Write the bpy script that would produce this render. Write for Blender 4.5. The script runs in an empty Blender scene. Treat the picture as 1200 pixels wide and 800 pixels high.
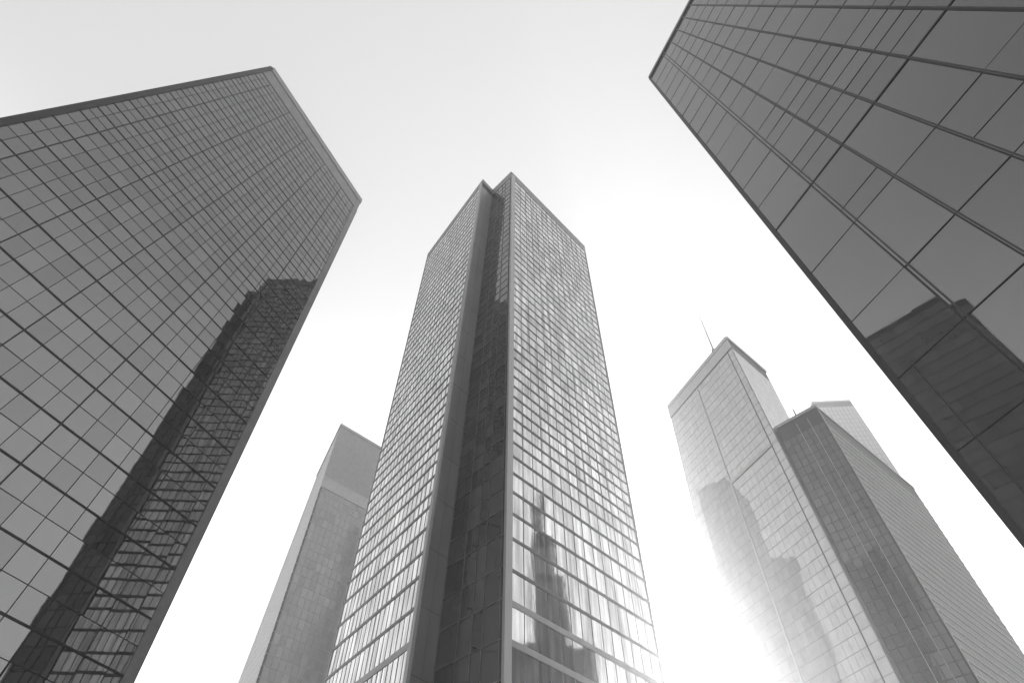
import bpy, math, random
from mathutils import Vector

random.seed(11)
SC = bpy.context.scene
COL = SC.collection

# ------------------------------------------------------------------ camera
CAM_POS = Vector((0, 0, 1.7))
FPX = 700.0                                   # focal length in pixels of a 1200 px wide picture
PITCH, ROLL = math.radians(52.13), math.radians(0.63)
FWD = Vector((0, math.cos(PITCH), math.sin(PITCH)))
R0 = Vector((1, 0, 0)); U0 = R0.cross(FWD)
RGT = math.cos(ROLL) * R0 + math.sin(ROLL) * U0
UPV = -math.sin(ROLL) * R0 + math.cos(ROLL) * U0
cd = bpy.data.cameras.new('camera'); cam = bpy.data.objects.new('camera', cd); COL.objects.link(cam)
from mathutils import Matrix
cam.matrix_world = Matrix(((RGT.x, UPV.x, -FWD.x, 0), (RGT.y, UPV.y, -FWD.y, 0),
                           (RGT.z, UPV.z, -FWD.z, CAM_POS.z), (0, 0, 0, 1)))
cd.sensor_width = 36; cd.lens = FPX / 1200 * 36; cd.clip_start = 0.1; cd.clip_end = 5000
SC.camera = cam

# ------------------------------------------------------------------ sky, sun, exposure
SUN_EL, SUN_AZ = math.radians(17.0), math.radians(16.0)     # azimuth clockwise from +Y
w = bpy.data.worlds.new('World'); SC.world = w; w.use_nodes = True
nt = w.node_tree; nt.nodes.clear()
sky = nt.nodes.new('ShaderNodeTexSky'); sky.sky_type = 'NISHITA'; sky.sun_disc = False
sky.sun_elevation = SUN_EL; sky.sun_rotation = SUN_AZ
sky.air_density = 1.0; sky.dust_density = 6.0; sky.ozone_density = 1.0
bw = nt.nodes.new('ShaderNodeRGBToBW')
bg = nt.nodes.new('ShaderNodeBackground'); bg.inputs['Strength'].default_value = 0.15
out = nt.nodes.new('ShaderNodeOutputWorld')
veil = nt.nodes.new('ShaderNodeMath'); veil.operation = 'POWER'; veil.inputs[1].default_value = 0.62    # thin high overcast evens the sky out
tc = nt.nodes.new('ShaderNodeTexCoord'); sx = nt.nodes.new('ShaderNodeSeparateXYZ')
mr = nt.nodes.new('ShaderNodeMapRange'); mr.interpolation_type = 'SMOOTHSTEP'
for k_, v_ in (('From Min', 0.25), ('From Max', 0.81), ('To Min', 15.0), ('To Max', 2.7)): mr.inputs[k_].default_value = v_   # haze towards the horizon
hz = nt.nodes.new('ShaderNodeMath'); hz.operation = 'MULTIPLY'
nt.links.new(tc.outputs['Generated'], sx.inputs[0]); nt.links.new(sx.outputs['Z'], mr.inputs['Value'])
nt.links.new(sky.outputs[0], bw.inputs[0]); nt.links.new(bw.outputs[0], veil.inputs[0])

dt = nt.nodes.new('ShaderNodeVectorMath'); dt.operation = 'DOT_PRODUCT'
dt.inputs[1].default_value = (math.sin(SUN_AZ) * math.cos(SUN_EL), math.cos(SUN_AZ) * math.cos(SUN_EL), math.sin(SUN_EL))
m2 = nt.nodes.new('ShaderNodeMapRange'); m2.interpolation_type = 'SMOOTHSTEP'
for k_, v_ in (('From Min', -0.40), ('From Max', 0.22), ('To Min', 0.35), ('To Max', 1.0)): m2.inputs[k_].default_value = v_   # duller away from the sun
mm = nt.nodes.new('ShaderNodeMath'); mm.operation = 'MULTIPLY'
nt.links.new(tc.outputs['Generated'], dt.inputs[0]); nt.links.new(dt.outputs['Value'], m2.inputs['Value'])
nt.links.new(veil.outputs[0], mm.inputs[0]); nt.links.new(m2.outputs[0], mm.inputs[1])
nt.links.new(mm.outputs[0], hz.inputs[0]); nt.links.new(mr.outputs[0], hz.inputs[1]); 
den = nt.nodes.new('ShaderNodeMath'); den.operation = 'MULTIPLY_ADD'; den.inputs[1].default_value = 1 / 3.7; den.inputs[2].default_value = 1.0
sat = nt.nodes.new('ShaderNodeMath'); sat.operation = 'DIVIDE'       # thick haze never gets brighter than a white cloud
nt.links.new(hz.outputs[0], den.inputs[0]); nt.links.new(hz.outputs[0], sat.inputs[0]); nt.links.new(den.outputs[0], sat.inputs[1])
nt.links.new(sat.outputs[0], bg.inputs[0]); nt.links.new(bg.outputs[0], out.inputs[0])

sl = bpy.data.lights.new('sun', 'SUN'); sl.energy = 2.0; sl.angle = math.radians(0.5); sl.color = (1, 1, 1)
sun = bpy.data.objects.new('sun', sl); COL.objects.link(sun)
sd = Vector((math.sin(SUN_AZ) * math.cos(SUN_EL), math.cos(SUN_AZ) * math.cos(SUN_EL), math.sin(SUN_EL)))
sun.rotation_euler = (-sd).to_track_quat('-Z', 'Y').to_euler()
sun.location = (120, 420, 400)

SC.view_settings.view_transform = 'Standard'; SC.view_settings.look = 'None'
SC.view_settings.exposure = 1.75; SC.view_settings.gamma = 1; SC.view_settings.use_curve_mapping = False
SC.cycles.use_denoising = True
SC.cycles.max_bounces = 8; SC.cycles.glossy_bounces = 5; SC.cycles.diffuse_bounces = 2
SC.cycles.volume_bounces = 0
SC.cycles.caustics_reflective = False; SC.cycles.caustics_refractive = False

HAZE_DENSITY, HAZE_G = 0.00085, 0.80

# ------------------------------------------------------------------ materials
def newmat(name):
    m = bpy.data.materials.new(name); m.use_nodes = True
    t = m.node_tree; t.nodes.clear()
    o = t.nodes.new('ShaderNodeOutputMaterial'); p = t.nodes.new('ShaderNodeBsdfPrincipled')
    t.links.new(p.outputs[0], o.inputs[0])
    return m, t, p

def noise(t, scale, detail, vec):
    n = t.nodes.new('ShaderNodeTexNoise'); n.inputs['Scale'].default_value = scale
    n.inputs['Detail'].default_value = detail; t.links.new(vec, n.inputs['Vector']); return n

def stretch(t, sx, sy, sz):
    g = t.nodes.new('ShaderNodeNewGeometry'); mp = t.nodes.new('ShaderNodeMapping')
    mp.inputs['Scale'].default_value = (sx, sy, sz)
    t.links.new(g.outputs['Position'], mp.inputs['Vector']); return mp.outputs[0]

def ramp_mul(t, fac, lo, hi, base):
    r = t.nodes.new('ShaderNodeMapRange'); r.inputs['From Min'].default_value = 0.3; r.inputs['From Max'].default_value = 0.7
    r.inputs['To Min'].default_value = base * lo; r.inputs['To Max'].default_value = base * hi
    t.links.new(fac, r.inputs['Value']); return r.outputs[0]

def glass(name, f0, ior=2.2, metal=0.0, rough=0.03, var=0.12, wave=0.0, wscale=0.6, wz=1.0, streak=0.0):
    """coated curtain wall glass: a reflective film of grey tint f0, slightly uneven and dirty"""
    m, t, p = newmat(name)
    v = stretch(t, 1, 1, 1)
    n = noise(t, 0.35, 4, v)
    c = ramp_mul(t, n.outputs['Fac'], 1 - var, 1 + var, f0)
    if streak:
        ns = noise(t, 1.6, 3, stretch(t, 1, 1, 0.06))
        c2 = ramp_mul(t, ns.outputs['Fac'], 1 - streak, 1 + streak, 1.0)
        mm = t.nodes.new('ShaderNodeMath'); mm.operation = 'MULTIPLY'
        t.links.new(c, mm.inputs[0]); t.links.new(c2, mm.inputs[1]); c = mm.outputs[0]
    t.links.new(c, p.inputs['Base Color'])
    p.inputs['Metallic'].default_value = metal; p.inputs['IOR'].default_value = ior
    nr = noise(t, 0.9, 5, v)
    t.links.new(ramp_mul(t, nr.outputs['Fac'], 0.6, 1.6, rough), p.inputs['Roughness'])
    if wave:
        nw = noise(t, wscale, 2, stretch(t, 1, 1, wz))
        b = t.nodes.new('ShaderNodeBump'); b.inputs['Strength'].default_value = 1.0
        b.inputs['Distance'].default_value = wave
        t.links.new(nw.outputs['Fac'], b.inputs['Height']); t.links.new(b.outputs[0], p.inputs['Normal'])
    return m

def solid(name, base, rough=0.5, metal=0.0, var=0.15, scale=0.5, zs=1.0):
    m, t, p = newmat(name)
    n = noise(t, scale, 6, stretch(t, 1, 1, zs))
    t.links.new(ramp_mul(t, n.outputs['Fac'], 1 - var, 1 + var, base), p.inputs['Base Color'])
    p.inputs['Roughness'].default_value = rough; p.inputs['Metallic'].default_value = metal
    return m

def glass_set(name, f0, spread=0.12, **k):
    i = k.pop('ior'); v = k.pop('dv', 0.06)
    return [glass(name, f0, ior=i, **k), glass(name + '_pale', f0 * (1 + spread), ior=1 + (i - 1) * (1 + v), **k), glass(name + '_dark', f0 * (1 - spread), ior=1 + (i - 1) * (1 - 1.6 * v), **k)]

M = {
    'mullion': solid('mullion_aluminium', 0.03, 0.35, 0.3),
    'mullion_pale': solid('mullion_pale', 0.22, 0.4, 0.3),
    'mullion_grey': solid('mullion_grey', 0.07, 0.4, 0.3),
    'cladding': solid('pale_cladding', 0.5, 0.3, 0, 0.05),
    'trim_grey': solid('trim_grey', 0.26, 0.5, 0.1, 0.12, 0.6),
    'ribbed': solid('ribbed_cladding', 0.2, 0.55, 0, 0.1, 0.3),
    'frame_dark': solid('frame_dark', 0.03, 0.4, 0.2),
    'core': solid('core_dark', 0.03, 0.6),
    'panel': solid('stone_panel', 0.3, 0.35, 0.0, 0.10, 0.4, 0.3),
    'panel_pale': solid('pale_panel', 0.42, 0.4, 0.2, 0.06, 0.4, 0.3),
    'spandrel': solid('spandrel_metal', 0.16, 0.4, 0.3, 0.25, 0.8),
    'band': solid('band_metal', 0.34, 0.4, 0.3, 0.12, 0.8),
    'parapet': solid('parapet_metal', 0.30, 0.45, 0.3),
    'roof': solid('roof_gravel', 0.22, 0.9),
    'concrete': solid('concrete', 0.30, 0.85, 0, 0.2, 0.3),
    'steel': solid('mast_steel', 0.25, 0.4, 0.6),
}
G_LEFT = glass_set('left_glass', 0.02, 0.5, dv=0.04, ior=2.65, wave=0.0025, wscale=0.45, rough=0.02)
G_RIGHT = glass_set('right_glass', 0.015, 0.3, dv=0.03, ior=2.75, wave=0.002, wscale=0.25, rough=0.02)
G_CENTRE = glass_set('centre_glass', 0.58, 0.14, ior=4.0, metal=0.75, wave=0.006, wscale=0.9, wz=0.4, dv=0.08, rough=0.05, streak=0.5)
G_NOTCH = glass_set('notch_glass', 0.06, 0.3, ior=2.0, wave=0.003, rough=0.02)
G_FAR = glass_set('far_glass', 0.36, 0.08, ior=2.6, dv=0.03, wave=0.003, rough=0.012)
G_GREY = glass_set('grey_glass', 0.18, 0.2, ior=1.9, wave=0.006, rough=0.12)
G_DARK = glass_set('dark_glass', 0.02, 0.3, ior=1.8, wave=0.003, rough=0.02)

# ------------------------------------------------------------------ mesh building
class MB:
    def __init__(s): s.v = []; s.f = []; s.m = []
    def quad(s, a, b, c, d, mi=0):
        n = len(s.v); s.v += [tuple(a), tuple(b), tuple(c), tuple(d)]; s.f.append((n, n + 1, n + 2, n + 3)); s.m.append(mi)
    def hexa(s, lo, hi, mi=0):
        """closed box between two matching four-point rings"""
        n = len(s.v); s.v += [tuple(p) for p in lo] + [tuple(p) for p in hi]
        for f in ((3, 2, 1, 0), (4, 5, 6, 7), (0, 1, 5, 4), (1, 2, 6, 5), (2, 3, 7, 6), (3, 0, 4, 7)):
            s.f.append(tuple(n + i for i in f)); s.m.append(mi)
    def prism(s, bot, top, mi=0):
        k = len(bot); n = len(s.v); s.v += [tuple(p) for p in bot] + [tuple(p) for p in top]
        s.f.append(tuple(n + i for i in reversed(range(k)))); s.m.append(mi)
        s.f.append(tuple(n + k + i for i in range(k))); s.m.append(mi)
        for i in range(k):
            j = (i + 1) % k; s.f.append((n + i, n + j, n + k + j, n + k + i)); s.m.append(mi)
    def build(s, name, mats, parent=None):
        me = bpy.data.meshes.new(name); me.from_pydata(s.v, [], s.f)
        for m in (mats if isinstance(mats, list) else [mats]): me.materials.append(m)
        me.polygons.foreach_set('material_index', s.m)
        me.update()
        o = bpy.data.objects.new(name, me); COL.objects.link(o)
        if parent: o.parent = parent; o.location = -parent.location
        return o

def thing(name, label, cat, loc, group=None):
    o = bpy.data.objects.new(name, None); COL.objects.link(o); o.location = loc
    o.empty_display_size = 2
    o['label'] = label; o['category'] = cat
    if group: o['group'] = group
    return o

def lerp(a, b, t): return a + (b - a) * t

class Facade:
    """one face of a tower: top edge a1-b1 at height H, bottom edge a0-b0 on the ground, seen from outside with a on the left"""
    def __init__(s, a1, b1, H, a0=None, b0=None):
        s.a1, s.b1, s.H = Vector((*a1, H)), Vector((*b1, H)), H
        s.a0 = Vector((*(a0 or a1), 0)); s.b0 = Vector((*(b0 or b1), 0))
        s.n = (s.b0 - s.a0).cross(s.a1 - s.a0).normalized()
        s.wid = (s.b1 - s.a1).length
    def at(s, t, z, o=0.0):
        q = z / s.H
        return lerp(lerp(s.a0, s.a1, q), lerp(s.b0, s.b1, q), t) + s.n * o
    def width(s, z): return (s.at(1, z) - s.at(0, z)).length
    def hbar(s, mb, z0, z1, d, t0=0.0, t1=1.0, mi=0, back=-0.05):
        ring = lambda z: [s.at(t0, z, back), s.at(t1, z, back), s.at(t1, z, d), s.at(t0, z, d)]
        mb.hexa(ring(z0), ring(z1), mi)
    def vbar(s, mb, tf, wd, d, z0, z1, mi=0, back=-0.05):
        def ring(z):
            h = wd / 2 / s.width(z); t = tf(z)
            return [s.at(t - h, z, back), s.at(t + h, z, back), s.at(t + h, z, d), s.at(t - h, z, d)]
        mb.hexa(ring(z0), ring(z1), mi)

def pix(p):
    v = Vector(p) - CAM_POS; d = v.dot(FWD)
    if d < 0.1: return None
    return 600 + FPX * v.dot(RGT) / d, 400 - FPX * v.dot(UPV) / d

def seen_area(quad, n):
    c = sum(quad, Vector()) / 4
    if n.dot(CAM_POS - c) <= 0: return 0.0
    pp = [pix(q) for q in quad]
    if any(p is None for p in pp): return 0.0
    cx = sum(p[0] for p in pp) / 4; cy = sum(p[1] for p in pp) / 4
    if not (0 < cx < 1200 and 0 < cy < 800): return 0.0
    return abs(sum(pp[i][0] * pp[(i + 1) % 4][1] - pp[(i + 1) % 4][0] * pp[i][1] for i in range(4))) / 2

def panes(fc, tfs, zs, gap, tilt=0.004, proud=0.05, skip=None):
    """every pane between neighbouring mullions tfs and floor lines zs, as (area seen, box points, tone)"""
    res = []
    for j in range(len(zs) - 1):
        z0, z1 = zs[j] + gap / 2, zs[j + 1] - gap / 2
        if z1 - z0 < 0.15: continue
        for k in range(len(tfs) - 1):
            if skip and skip(k, zs[j], zs[j + 1]): continue
            g0, g1 = gap / 2 / fc.width(z0), gap / 2 / fc.width(z1)
            cor = [(tfs[k](z0) + g0, z0), (tfs[k + 1](z0) - g0, z0), (tfs[k + 1](z1) - g1, z1), (tfs[k](z1) + g1, z1)]
            if cor[1][0] - cor[0][0] < 0.001 or cor[2][0] - cor[3][0] < 0.0005: continue
            tl_ = tilt(z0) if callable(tilt) else tilt; ta, tb = random.gauss(0, tl_), random.gauss(0, tl_)
            W = fc.width(z0) * (cor[1][0] - cor[0][0]); Hh = z1 - z0
            off = [proud + (-ta * W - tb * Hh) / 2, proud + (ta * W - tb * Hh) / 2, proud + (ta * W + tb * Hh) / 2, proud + (-ta * W + tb * Hh) / 2]
            front = [fc.at(t, z, max(0.012, o)) for (t, z), o in zip(cor, off)]
            back = [fc.at(t, z, 0.004) for t, z in cor]
            tone = random.choices((0, 1, 2), (6, 2, 2))[0]
            res.append((seen_area(front, fc.n), back, front, tone))
    return res

def glaze(root, allp, mats, limit=100):
    """the largest seen panes as windows of their own, the rest as one part"""
    allp = sorted(allp, key=lambda r: -r[0])
    big = [r for r in allp[:limit] if r[0] > 0]; rest = allp[len(big):]
    def put(mb, r):
        n = len(mb.v); mb.v += [tuple(p) for p in r[1]] + [tuple(p) for p in r[2]]
        for f in ((4, 5, 6, 7), (0, 1, 5, 4), (1, 2, 6, 5), (2, 3, 7, 6), (3, 0, 4, 7)):
            mb.f.append(tuple(n + i for i in f)); mb.m.append(r[3] if f == (4, 5, 6, 7) else r[3])
    for r in big:
        mb = MB(); put(mb, r); mb.build('window', mats, root)
    if rest:
        mb = MB()
        for r in rest: put(mb, r)
        o = mb.build('window', mats, root); o['kind'] = 'stuff'

def const(t): return lambda z: t

def even(n, t0=0.0, t1=1.0): return [const(lerp(t0, t1, k / n)) for k in range(n + 1)]

def grid(fc, tfs, zs, root, mat, wv=0.1, dv=0.14, wh=0.1, dh=0.12, name='mullion_grid', zr=None):
    mb = MB()
    for z in zs: fc.hbar(mb, z - wh / 2, z + wh / 2, dh)
    for tf in tfs: fc.vbar(mb, tf, wv, dv, zr[0] if zr else zs[0], zr[1] if zr else zs[-1])
    return mb.build(name, mat, root)

def shell(root, bot, top, H, mat, roof_mat):
    K = 40; q1 = (H - 0.3) / H; mb = MB(); k = len(top)      # many courses, so that a tapering face stays true to its mullions
    for i in range(K + 1):
        q = q1 * i / K
        mb.v += [(*lerp(Vector(b), Vector(t_), q), q * H) for b, t_ in zip(bot, top)]
    for i in range(K):
        for j in range(k):
            j2 = (j + 1) % k; mb.f.append((i * k + j, i * k + j2, (i + 1) * k + j2, (i + 1) * k + j)); mb.m.append(0)
    mb.f.append(tuple(reversed(range(k)))); mb.f.append(tuple(K * k + j for j in range(k))); mb.m += [0, 0]
    mb.build('wall', mat, root)
    c = Vector((sum(p[0] for p in top) / len(top), sum(p[1] for p in top) / len(top)))
    ins = [tuple(Vector(p) + (c - Vector(p)) * 0.03) for p in top]
    mb = MB(); mb.prism([(*p, H - 0.295) for p in ins], [(*p, H - 0.1) for p in ins]); mb.build('roof', roof_mat, root)

def parapet(root, fcs, H, h, mat, d=0.25, drop=0.0):
    mb = MB()
    for fc in fcs: fc.hbar(mb, H - h, H + 0.25, d, back=-0.4)
    return mb.build('parapet', mat, root)

# ------------------------------------------------------------------ ground
mb = MB(); S = 4000
mb.quad((-S, -S, 0), (S, -S, 0), (S, S, 0), (-S, S, 0))
g = mb.build('ground', solid('paving', 0.22, 0.8, 0, 0.25, 0.15)); g['kind'] = 'structure'; g['label'] = 'grey paved ground at the foot of the towers'; g['category'] = 'ground'

# ------------------------------------------------------------------ the left tapering tower
def left_tower():
    s = 1.42
    Q1 = Vector((-29.7, 50.12)) * s; P1 = Vector((-41.27, 26.16)) * s
    d = (P1 - Q1).normalized(); H = 110 * s
    Q0 = Q1 - d * 0.3 * s; P0 = Q1 + d * 45.5 * s
    back = Vector((-d.y, d.x)) * -1
    if back.dot(Q1) < 0: back = -back
    B1q, B1p = Q1 + back * 34, P1 + back * 34
    B0q, B0p = Q0 + back * 50, P0 + back * 50
    t = thing('office_tower', 'tall dark glass tower at the left with tapering gridded facade and slanting roof edge', 'tower', (Q0.x, Q0.y, 0))
    shell(t, [P0, Q0, B0q, B0p], [P1, Q1, B1q, B1p], H, M['core'], M['roof'])
    fc = Facade(P1, Q1, H, P0, Q0)                      # left end P, right end Q seen from the plaza
    N = 22
    def tf(k):
        ut = 26.61 * k / N; ub = (45.5 * k / N + 3.0 * math.sin(math.pi * k / N)) + 0.0
        def f(z):
            q = z / H
            return 1 - lerp(ub + 0.3, ut, q) / lerp(45.8, 26.61, q)
        return f
    tfs = [tf(k) for k in range(N, -1, -1)]
    rows = [0.3, 4.2, 8.2]
    while rows[-1] < 108:
        rows.append(rows[-1] + (2.26 if rows[-1] < 50 else (1.8 if rows[-1] < 62 else 1.3)))
    zs = [z * s for z in rows]
    zs = [z for z in zs if z < H - 5.0 * s] + [H - 4.6 * s]
    al = panes(fc, tfs, zs, 0.07, 0.003)
    mb = MB()
    for i, z in enumerate(zs):
        major = i % 2 == 0
        hh = (0.12 if z < 50 * s else 0.08) if major else 0.035
        fc.hbar(mb, z - hh, z + hh, 0.12 if major else 0.09)
    mb.build('floor_band', M['mullion'], t)
    mb = MB()
    for k, f in enumerate(tfs):
        fc.vbar(mb, f, 0.17 if k % 4 == 2 else 0.08, 0.13 if k % 4 == 2 else 0.10, zs[0], zs[-1])
    mb.build('mullion_grid', M['mullion'], t)
    mb = MB(); fc.hbar(mb, H - 4.5 * s, H - 1.3 * s, 0.10); mb.build('plant_room_screen', M['trim_grey'], t)
    mb = MB(); fc.vbar(mb, lambda z: 1 - 0.75 / fc.width(z), 1.4, 0.16, 0, H - 1.4); mb.build('corner_trim', M['trim_grey'], t)
    mb = MB(); fc.vbar(mb, lambda z: 0.0, 0.9, 0.5, 0, H - 1.4); mb.build('corner_trim', M['frame_dark'], t)
    sides = [Facade(Q1, B1q, H, Q0, B0q), Facade(B1q, B1p, H, B0q, B0p), Facade(B1p, P1, H, B0p, P0)]
    for f2 in sides[:1]:
        z2 = zs[::2]; t2 = even(12); al += panes(f2, t2, z2, 0.2); grid(f2, t2, z2, t, M['mullion'])
    parapet(t, [fc] + sides, H, 1.3 * s, M['parapet'])
    glaze(t, al, G_LEFT)
left_tower()

# ------------------------------------------------------------------ the right tapering tower
def right_tower():
    s = 0.7
    E1 = Vector((24.9, 29.2)) * s; d = Vector((0.383, -0.924)); H = 120 * s
    L1, L0 = 4.7 + 2.03 * 13, 9.9 + 5.47 * 13
    e0 = 3.7
    E0 = E1 + d * e0 * s
    F1, F0 = E1 + d * L1 * s, E1 + d * L0 * s
    bk = Vector((0.924, 0.383))
    t = thing('office_tower', 'dark glass tower looming at the upper right with very large panes', 'tower', (E0.x, E0.y, 0))
    b1, b0 = 24, 34
    shell(t, [F0 + bk * 0, F0 + bk * b0, E0 + bk * b0, E0], [F1, F1 + bk * b1, E1 + bk * b1, E1], H, M['core'], M['roof'])
    fc = Facade(E1, F1, H, E0, F0)
    def tt(u1, u0):
        return lambda z: lerp(u0 - e0, u1, z / H) / lerp(L0 - e0, L1, z / H)
    tfs = [tt(0.16, e0 + 0.25)] + [tt(4.7 + 2.03 * k - (0.35 if k == 0 else 0), 9.9 + 5.47 * k) for k in range(14)]
    zs = [z * s for z in (0.5, 6.6, 13.2, 19.6, 26.2, 32.8, 39.5, 47.0, 55.4, 60.6, 65.6, 70.6, 76.3, 81, 85.5, 90, 94.3, 98.5, 102.6, 106.6, 110.5, 114.2, 118)]
    al = panes(fc, tfs, zs, 0.06, 0.003)
    mb = MB()
    for z in zs:
        big = abs(z - 55.4 * s) < 0.1
        fc.hbar(mb, z - (0.07 if big else 0.03), z + (0.07 if big else 0.03), 0.09 if big else 0.07)
    mb.build('floor_band', M['mullion'], t)
    mb = MB()
    for k, f in enumerate(tfs):
        if k == 0: fc.vbar(mb, f, 0.12, 0.12, 0, H - 1.5)
        else: fc.vbar(mb, f, 0.08, 0.10, 0, H - 0.6)
    mb.build('mullion_grid', M['frame_dark'], t)
    mb = MB()
    for k, f in enumerate(tfs[1:]): fc.vbar(mb, tt(4.7 + 2.03 * k + 0.10, 9.9 + 5.47 * k + 0.20), 0.09, 0.08, 0, H - 0.6)
    mb.build('mullion_cap', M['mullion_grey'], t)
    mb = MB(); fc.vbar(mb, tt(0.0, e0 + 0.0), 0.2, 0.12, 0, H - 0.6); mb.build('corner_trim', M['frame_dark'], t)
    for z, ta, tb in ((58.2, 1, 5), (62.9, 2, 6), (67.9, 1, 4), (49.4, 1, 2), (43.2, 3, 5)):
        mb = MB(); fc.hbar(mb, z * s - 0.015, z * s + 0.015, 0.075, tfs[ta](z * s), tfs[tb](z * s)); mb.build('pane_joint', M['frame_dark'], t)
    mb = MB(); fc.vbar(mb, tt(1.6, 5.3), 0.05, 0.09, 0, 32.8 * s); mb.build('pane_joint', M['frame_dark'], t)
    sides = [Facade(E1 + bk * b1, E1, H, E0 + bk * b0, E0)]
    t2 = even(8); al += panes(sides[0], t2, zs, 0.2); grid(sides[0], t2, zs, t, M['mullion'])
    parapet(t, [fc] + sides, H, 0.35, M['parapet'], 0.12)
    glaze(t, al, G_RIGHT)
right_tower()

# ------------------------------------------------------------------ the notched tower in the middle
def centre_tower():
    H = 148.0
    L1, A1, N1, B1, R1 = (-23.72, 83.34), (-7.9, 61.47), (-5.45, 64.3), (-0.65, 59.34), (19.68, 80.38)
    u = Vector((-0.586, 0.810))
    A0 = tuple(Vector(A1) + u * 4.6); N0 = (-8.58, 67.54); L0 = tuple(Vector(L1) + u * 0.9)
    B0 = B1; R0_ = tuple(Vector(R1) + Vector((0.69, 0.72)) * 0.2)
    K1 = (-3.6, 104.5); K0 = (-3.9, 104.9)
    top = [L1, A1, N1, B1, R1, K1]; bot = [L0, A0, N0, B0, R0_, K0]
    t = thing('office_tower', 'tall pale glass tower in the middle with a dark recess splitting its front corner', 'tower', (B0[0], B0[1], 0))
    shell(t, bot, top, H, M['core'], M['roof'])
    fl, fa, fn, fr = Facade(L1, A1, H, L0, A0), Facade(A1, N1, H, A0, N0), Facade(N1, B1, H, N0, B0), Facade(B1, R1, H, B0, R0_)
    fk1, fk2 = Facade(R1, K1, H, R0_, K0), Facade(K1, L1, H, K0, L0)
    low = [2.5, 6.5, 10.5, 14.5, 18.4, 22.4, 26.4, 30.3, 34.4, 38.2, 42.2, 45.6, 48.8, 51.8, 54.6, 57.1]
    zs = list(low)
    while zs[-1] < H - 5.2: zs.append(zs[-1] + 2.25)
    zl = [0.6, 4.6] + [z + 2.0 for z in zs[1:] if z < 41] + [z + 1.2 for z in zs if 41 < z < 50] + [z + 0.4 for z in zs if z > 50]
    al = []
    # right hand face
    mr = 1.25 / fr.wid
    tr = even(14, mr, 1 - 0.5 / fr.wid)
    al += panes(fr, tr, zs, 0.10, lambda z: 0.0025 if z < 60 else 0.008, proud=0.04)
    for z in zs:
        mb = MB(); thick = abs(z - 34.4) < 0.1 or abs(z - 30.3) < 0.1
        h = 0.34 if thick else (0.20 if 36 < z < 78 else 0.14)
        fr.hbar(mb, z - h, z + h, 0.10, mr); mb.build('spandrel', M['band'] if thick else M['spandrel'], t)
    mb = MB()
    for f in tr: fr.vbar(mb, f, 0.09, 0.075, 1, H - 4)
    mb.build('mullion_grid', M['spandrel'], t)
    # left hand face
    tl = even(19, 0.5 / fl.wid, 1 - 0.9 / fl.wid)
    al += panes(fl, tl, zl, 0.10, lambda z: 0.005 if z < 60 else 0.008, proud=0.04)
    for z in zl:
        mb = MB(); thick = abs(z - 32.3) < 0.15
        h = 0.40 if thick else (0.22 if 36 < z < 78 else 0.14)
        fl.hbar(mb, z - h, z + h, 0.10, 0, 1 - 0.9 / fl.wid); mb.build('spandrel', M['band'] if thick else M['spandrel'], t)
    mb = MB()
    for f in tl: fl.vbar(mb, f, 0.09, 0.075, 1, H - 4)
    mb.build('mullion_grid', M['spandrel'], t)
    # recess: blank panels on one side, dark glass on the other
    mb = MB()
    zp = [0.2 + 7.2 * i for i in range(21)]
    for j in range(len(zp) - 1):
        for k in range(2):
            a, b = k * 0.5 + 0.006, (k + 1) * 0.5 - 0.006
            ring = lambda z, o: [fa.at(a, z, o), fa.at(b, z, o)]
            lo = [fa.at(a, zp[j] + 0.03, 0), fa.at(b, zp[j] + 0.03, 0), fa.at(b, zp[j] + 0.03, 0.08), fa.at(a, zp[j] + 0.03, 0.08)]
            hi = [fa.at(a, zp[j + 1] - 0.03, 0), fa.at(b, zp[j + 1] - 0.03, 0), fa.at(b, zp[j + 1] - 0.03, 0.08), fa.at(a, zp[j + 1] - 0.03, 0.08)]
            mb.hexa(lo, hi)
    mb.build('recess_panel', M['panel'], t)
    tn = [const(x) for x in (0.02, 0.34, 0.56, 0.72, 0.97)]
    notch = panes(fn, tn, zs, 0.2, 0.006)
    grid(fn, tn, zs, t, M['mullion_pale'], 0.07, 0.13, 0.10, 0.11)
    # pale corner strips
    mb = MB(); fr.vbar(mb, lambda z: 0.52 / fr.width(z), 1.05, 0.34, 0, H - 1.6); mb.build('corner_trim', M['panel_pale'], t)
    mb = MB(); fl.vbar(mb, lambda z: 1 - 0.36 / fl.width(z), 0.72, 0.34, 0, H - 1.6); mb.build('corner_trim', M['panel_pale'], t)
    mb = MB(); fl.vbar(mb, lambda z: 0.16 / fl.width(z), 0.3, 0.10, 0, H - 1.6); mb.build('corner_trim', M['band'], t)
    mb = MB(); fr.vbar(mb, lambda z: 1 - 0.16 / fr.width(z), 0.3, 0.10, 0, H - 1.6); mb.build('corner_trim', M['band'], t)
    # plant floors at the top, and the parapet
    mb = MB()
    for f in (fl, fr, fn): f.hbar(mb, zs[-1] + 0.3, H - 1.6, 0.08)
    mb.build('plant_room_screen', M['band'], t)
    for f2 in (fk1, fk2):
        z2 = zs[::2]; t2 = even(12); notch += panes(f2, t2, z2, 0.2); grid(f2, t2, z2, t, M['mullion_pale'], 0.1, 0.1, 0.3, 0.09)
    parapet(t, [fl, fa, fn, fr, fk1, fk2], H, 1.5, M['parapet'], 0.12)
    al = al + [(r[0], r[1], r[2], r[3] + 3) for r in notch]
    glaze(t, al, G_CENTRE + G_NOTCH)
centre_tower()

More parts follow.
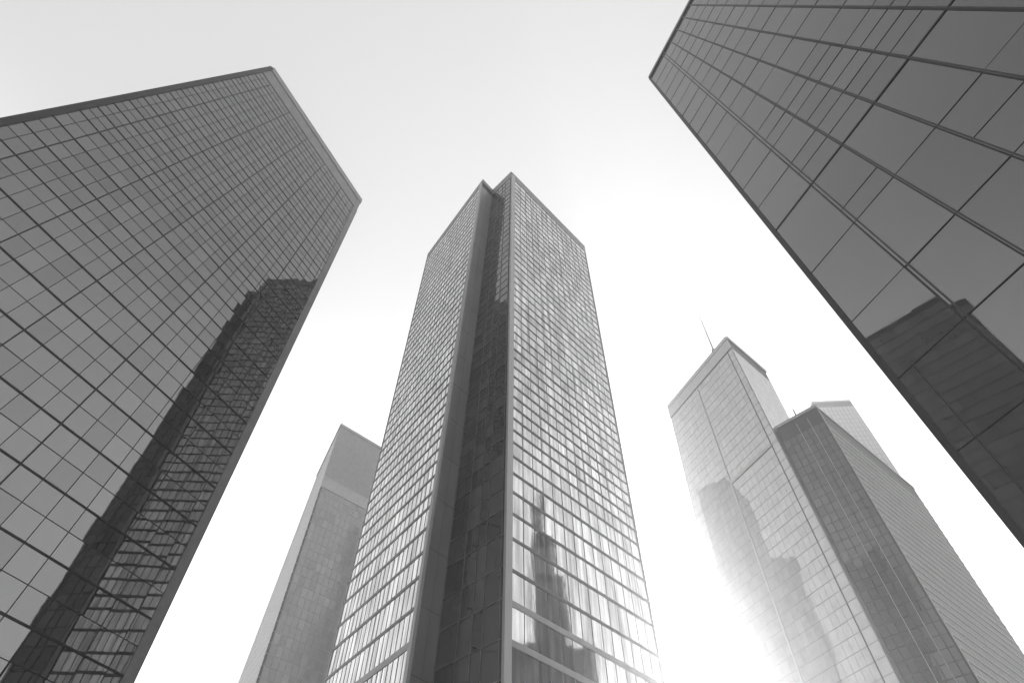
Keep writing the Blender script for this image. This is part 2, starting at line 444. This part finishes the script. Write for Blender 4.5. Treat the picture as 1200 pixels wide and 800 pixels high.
# ------------------------------------------------------------------ far tower on the left
def far_left_tower():
    H = 200.0
    L1, C1, R1 = (-98.55, 241.66), (-80.23, 204.88), (-52, 231.9)
    L0, C0, R0_ = (-106, 241.5), (-81.2, 204.2), (-51, 232)
    K1, K0 = (-70.3, 268.7), (-72, 270)
    t = thing('office_tower', 'hazy grey tower standing behind the middle tower on its left side', 'tower', (C0[0], C0[1], 0))
    shell(t, [L0, C0, R0_, K0], [L1, C1, R1, K1], H, M['core'], M['roof'])
    fl, fr = Facade(L1, C1, H, L0, C0), Facade(C1, R1, H, C0, R0_)
    zs = [2 + 3.7 * i for i in range(44)]; zs = [z for z in zs if z < 163] + [163.4]
    al = []
    tr = even(16, 0.02, 0.99)
    al += [(*q[:3], q[3] + 3) for q in panes(fr, tr, zs, 0.12, 0.004)]; grid(fr, tr, zs, t, M['mullion_pale'], 0.25, 0.1, 0.25, 0.09)
    z3 = [169.5 + 4 * i for i in range(8)]
    tl = even(14, 0.02, 0.98)
    zall = zs + z3
    al += [(*q[:3], 6) for q in panes(fl, tl, zall, 0.2, 0.003)]; grid(fl, tl, zall, t, M['panel_pale'], 0.15, 0.12, 0.2, 0.1)
    mb = MB(); fr.hbar(mb, 163.6, 169.2, 0.2); mb.build('belt_course', M['band'], t)
    mb = MB(); fr.hbar(mb, 169.25, H - 1, 0.12); mb.build('plant_room_screen', M['trim_grey'], t)
    parapet(t, [fl, fr], H, 1.2, M['parapet'], 0.4)
    glaze(t, al, G_FAR + G_GREY + [M['cladding']])
far_left_tower()

# ------------------------------------------------------------------ right hand cluster
def antenna_tower():
    H = 200.0
    C = Vector((89.28, 150.71)); d = Vector((-0.398, 0.917)); r = Vector((0.757, 0.653))
    C1, C0 = C, C - d * 6.5
    L1, L0 = C + d * 43.75, C + d * 52
    R1, R0_ = C + r * 27.5, C + r * 33
    K1, K0 = R1 + d * 43.75, R0_ + d * 55
    t = thing('office_tower', 'bright glass tower with a thin antenna above it right of the middle tower', 'tower', (C0.x, C0.y, 0))
    shell(t, [L0, C0, R0_, K0], [L1, C1, R1, K1], H, M['core'], M['roof'])
    fl, fr = Facade(L1, C1, H, L0, C0), Facade(C1, R1, H, C0, R0_)
    tu = lambda u1, u0: (lambda z: 1 - lerp(u0 + 6.5, u1, z / H) / lerp(58.5, 43.75, z / H))
    ridge, inner = tu(24, 22.5), tu(2.6, -2.0)
    def mix(a, b, q): return lambda z: lerp(a(z), b(z), q)
    tfl = [mix(const(0.01), ridge, k / 9) for k in range(9)] + [mix(ridge, inner, k / 10) for k in range(11)] + [const(0.995)]
    zs = [2 + 3.75 * i for i in range(38)]; zs = [z for z in zs if z < 141] + [141.5] + [145.2 + 3.7 * i for i in range(13)]
    zs = [z for z in zs if z < H - 8] + [H - 7.5]
    al = panes(fl, tfl, zs, 0.08, 0.002)
    mb = MB()
    for z in zs: fl.hbar(mb, z - 0.08, z + 0.08, 0.10)
    mb.build('floor_band', M['spandrel'], t)
    mb = MB()
    for f in tfl: fl.vbar(mb, f, 0.07, 0.08, 1, H - 7)
    mb.build('mullion_grid', M['mullion_pale'], t)
    mb = MB(); fl.vbar(mb, ridge, 0.5, 0.4, 1, H - 7); mb.build('ridge_fin', M['panel_pale'], t)
    mb = MB(); fl.vbar(mb, inner, 0.28, 0.2, 1, H - 7); mb.build('corner_joint', M['frame_dark'], t)
    mb = MB()
    zb = 141.5
    fl.hbar(mb, zb - 0.7, zb + 0.7, 0.4, ridge(zb), inner(zb)); mb.build('belt_course', M['panel_pale'], t)
    mb = MB(); fl.hbar(mb, H - 7.3, H - 2, 0.5); mb.build('plant_room_screen', M['panel_pale'], t)
    z2 = zs; t2 = even(10)
    al += panes(fr, t2, z2, 0.1, 0.003); grid(fr, t2, z2, t, M['mullion_pale'], 0.08, 0.09, 0.1, 0.08)
    parapet(t, [fl, fr], H, 1.6, M['panel_pale'], 0.55)
    glaze(t, al, G_FAR)
    a = thing('antenna_mast', 'thin antenna mast rising from the roof of the bright tower right of centre', 'antenna', (86.0, 158.6, H - 0.1))
    mb = MB()
    def tube(mb, r0, r1, z0, z1):
        n = 8
        mb.prism([(86.0 + r0 * math.cos(i * 6.2832 / n), 158.6 + r0 * math.sin(i * 6.2832 / n), z0) for i in range(n)],
                 [(86.0 + r1 * math.cos(i * 6.2832 / n), 158.6 + r1 * math.sin(i * 6.2832 / n), z1) for i in range(n)])
    tube(mb, 0.32, 0.22, H - 0.1, H + 14); tube(mb, 0.2, 0.07, H + 14, H + 27.5)
    mb.build('mast', M['steel'], a)
    mb = MB(); tube(mb, 0.9, 0.9, H - 0.1, H + 1.2); mb.build('base', M['steel'], a)
antenna_tower()

def dark_tower():
    H = 147.1
    a1, c1, r1 = Vector((91.25, 149.5)), Vector((101.65, 138.8)), Vector((152.19, 180.82))
    bk = Vector((-0.70, 0.718))
    c0 = c1 - bk * 2.0 + Vector((0.77, 0.64)) * 1.5
    a0 = Vector((94.0, 146.8)); r0 = r1 + Vector((0.77, 0.64)) * 9
    k1, k0 = r1 + bk * 14.9, r0 + bk * 16.5
    a1b = a1; 
    t = thing('office_tower', 'darker flat topped tower joined to the right side of the bright antenna tower', 'tower', (c0.x, c0.y, 0))
    shell(t, [a0, c0, r0, k0], [a1, c1, r1, k1], H, M['core'], M['roof'])
    fl, fr = Facade(a1, c1, H, a0, c0), Facade(c1, r1, H, c0, r0)
    zs = [2 + 3.0 * i for i in range(47)]
    tl = [const(x) for x in (0.01, 0.16, 0.31, 0.46, 0.6, 0.72, 0.86, 0.985)]
    al = [(*q[:3], q[3]) for q in panes(fl, tl, zs, 0.22, 0.005)]
    mb = MB()
    for z in zs: fl.hbar(mb, z - 0.08, z + 0.08, 0.11)
    mb.build('floor_band', M['mullion'], t)
    mb = MB()
    for x in (0.46, 0.72): fl.vbar(mb, const(x), 0.16, 0.2, 1, H - 3)
    mb.build('facade_fin', M['panel_pale'], t)
    mb = MB()
    for f in tl: fl.vbar(mb, f, 0.12, 0.14, 1, H - 3)
    mb.build('mullion_grid', M['mullion'], t)
    tr = even(24, 0.03, 0.99)
    al += [(*q[:3], q[3] + 3) for q in panes(fr, tr, zs, 0.2, 0.005)]
    mb = MB()
    for z in zs: fr.hbar(mb, z - 0.20, z + 0.20, 0.22, 0.012, 0.997)
    mb.build('floor_band', M['parapet'], t)
    mb = MB(); fr.vbar(mb, const(0.008), 1.0, 0.2, 0, H - 1.5); mb.build('corner_trim', M['spandrel'], t)
    parapet(t, [fl, fr], H, 0.9, M['parapet'], 0.3)
    mb = MB(); f2 = [Facade(r1, k1, H, r0, k0), Facade(k1, a1, H, k0, a0)]
    parapet(t, f2, H, 1.4, M['parapet'], 0.5)
    glaze(t, al, G_DARK + [M['ribbed']] * 3)
dark_tower()

def pale_tower():
    H = 312.0
    a1, b1 = Vector((213.2, 292.6)), Vector((239.8, 290.5))
    b0 = Vector((247, 290)); a0 = Vector((204, 293))
    bk = Vector((0.12, 0.99)) * 30
    t = thing('office_tower', 'faint pale tower rising behind the darker flat topped tower', 'tower', (a0.x, a0.y, 0))
    shell(t, [a0, b0, b0 + bk, a0 + bk], [a1, b1, b1 + bk, a1 + bk], H, M['core'], M['roof'])
    fc = Facade(a1, b1, H, a0, b0); zs = [2 + 4.0 * i for i in range(77)]; tf = even(10, 0.01, 0.99)
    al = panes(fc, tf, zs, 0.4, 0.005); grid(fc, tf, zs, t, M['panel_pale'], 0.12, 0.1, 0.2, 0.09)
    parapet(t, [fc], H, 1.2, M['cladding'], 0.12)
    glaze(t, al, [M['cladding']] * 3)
pale_tower()

def tube(mb, x, y, r0, r1, z0, z1, n=8):
    ring = lambda r, z: [(x + r * math.cos(i * 6.2832 / n), y + r * math.sin(i * 6.2832 / n), z) for i in range(n)]
    mb.prism(ring(r0, z0), ring(r1, z1))
d = thing('roof_davit', 'small cleaning davit on the roof edge of the darker flat topped tower', 'davit', (97.5, 144.6, 147.05))
mb = MB(); tube(mb, 97.5, 144.6, 0.7, 0.7, 147.05, 147.9); mb.build('base', M['steel'], d)
mb = MB(); tube(mb, 97.5, 144.6, 0.28, 0.22, 147.9, 150.6); mb.build('post', M['steel'], d)
mb = MB(); mb.prism([(97.4, 144.5, 150.6), (97.9, 144.7, 150.6), (96.0, 142.9, 150.0), (95.7, 142.7, 150.0)], [(97.4, 144.5, 151.0), (97.9, 144.7, 151.0), (96.0, 142.9, 150.25), (95.7, 142.7, 150.25)]); mb.build('jib', M['steel'], d)
d = thing('lightning_rod', 'tiny lightning rod at the near roof corner of the hazy grey tower', 'lightning rod', (-80.1, 205.5, 200.2))
mb = MB(); tube(mb, -80.1, 205.5, 0.3, 0.3, 200.2, 200.5); mb.build('base', M['steel'], d)
mb = MB(); tube(mb, -80.1, 205.5, 0.14, 0.05, 200.5, 204.2); mb.build('rod', M['steel'], d)

# ------------------------------------------------------------------ towers that the photograph shows as reflections
def stepped_tower(label, boxes, bx=5.0, bz=4.0):
    x0, x1, y0, y1, _ = boxes[0]
    t = thing('office_tower', label, 'tower', ((x0 + x1) / 2, (y0 + y1) / 2, 0))
    for x0, x1, y0, y1, H in boxes:
        ring = [(x0, y0), (x1, y0), (x1, y1), (x0, y1)]
        shell(t, ring, ring, H, M['core'], M['roof'])
        al = []; zs = [1.5 + bz * i for i in range(int((H - 3) / bz) + 1)]
        mb = MB()
        for i in range(4):
            fc = Facade(ring[i], ring[(i + 1) % 4], H); tf = even(max(2, int(fc.wid / bx)), 0.02, 0.98)
            al += panes(fc, tf, zs, 0.12, 0.002)
            for z in zs: fc.hbar(mb, z - 0.12, z + 0.12, 0.09)
        mb.build('floor_band', M['mullion'], t)
        glaze(t, al, G_NOTCH, 0)
stepped_tower('dark stepped tower mirrored in the lower panes of the tower at the upper right', [(-165, -131, -8, 28, 164), (-158, -138, -8, 4, 171)])
stepped_tower('slim stepped spire mirrored in the right face of the notched middle tower', [(100, 128, 60, 86, 78), (103, 120, 70.5, 80, 100), (104, 116, 70.5, 77, 114), (105, 112, 71.8, 75, 129)], 3.0)
stepped_tower('dark stepped slab mirrored in the left part of the bright antenna tower', [(-6, 20, 194.6, 210, 193), (-4, 18, 187.0, 194.4, 130)])

# ------------------------------------------------------------------ haze
mb = MB(); mb.prism([(-420, -260, -1), (520, -260, -1), (520, 480, -1), (-420, 480, -1)], [(-420, -260, 330), (520, -260, 330), (520, 480, 330), (-420, 480, 330)])
hm = bpy.data.materials.new('haze'); hm.use_nodes = True; ht = hm.node_tree; ht.nodes.clear()
ho = ht.nodes.new('ShaderNodeOutputMaterial'); hv = ht.nodes.new('ShaderNodeVolumePrincipled')
hv.inputs['Color'].default_value = (0.95, 0.95, 0.95, 1); hv.inputs['Density'].default_value = HAZE_DENSITY; hv.inputs['Anisotropy'].default_value = HAZE_G
ht.links.new(hv.outputs[0], ho.inputs['Volume'])
h = mb.build('haze', hm); h['kind'] = 'stuff'; h['label'] = 'thin bright haze between the towers'; h['category'] = 'haze'
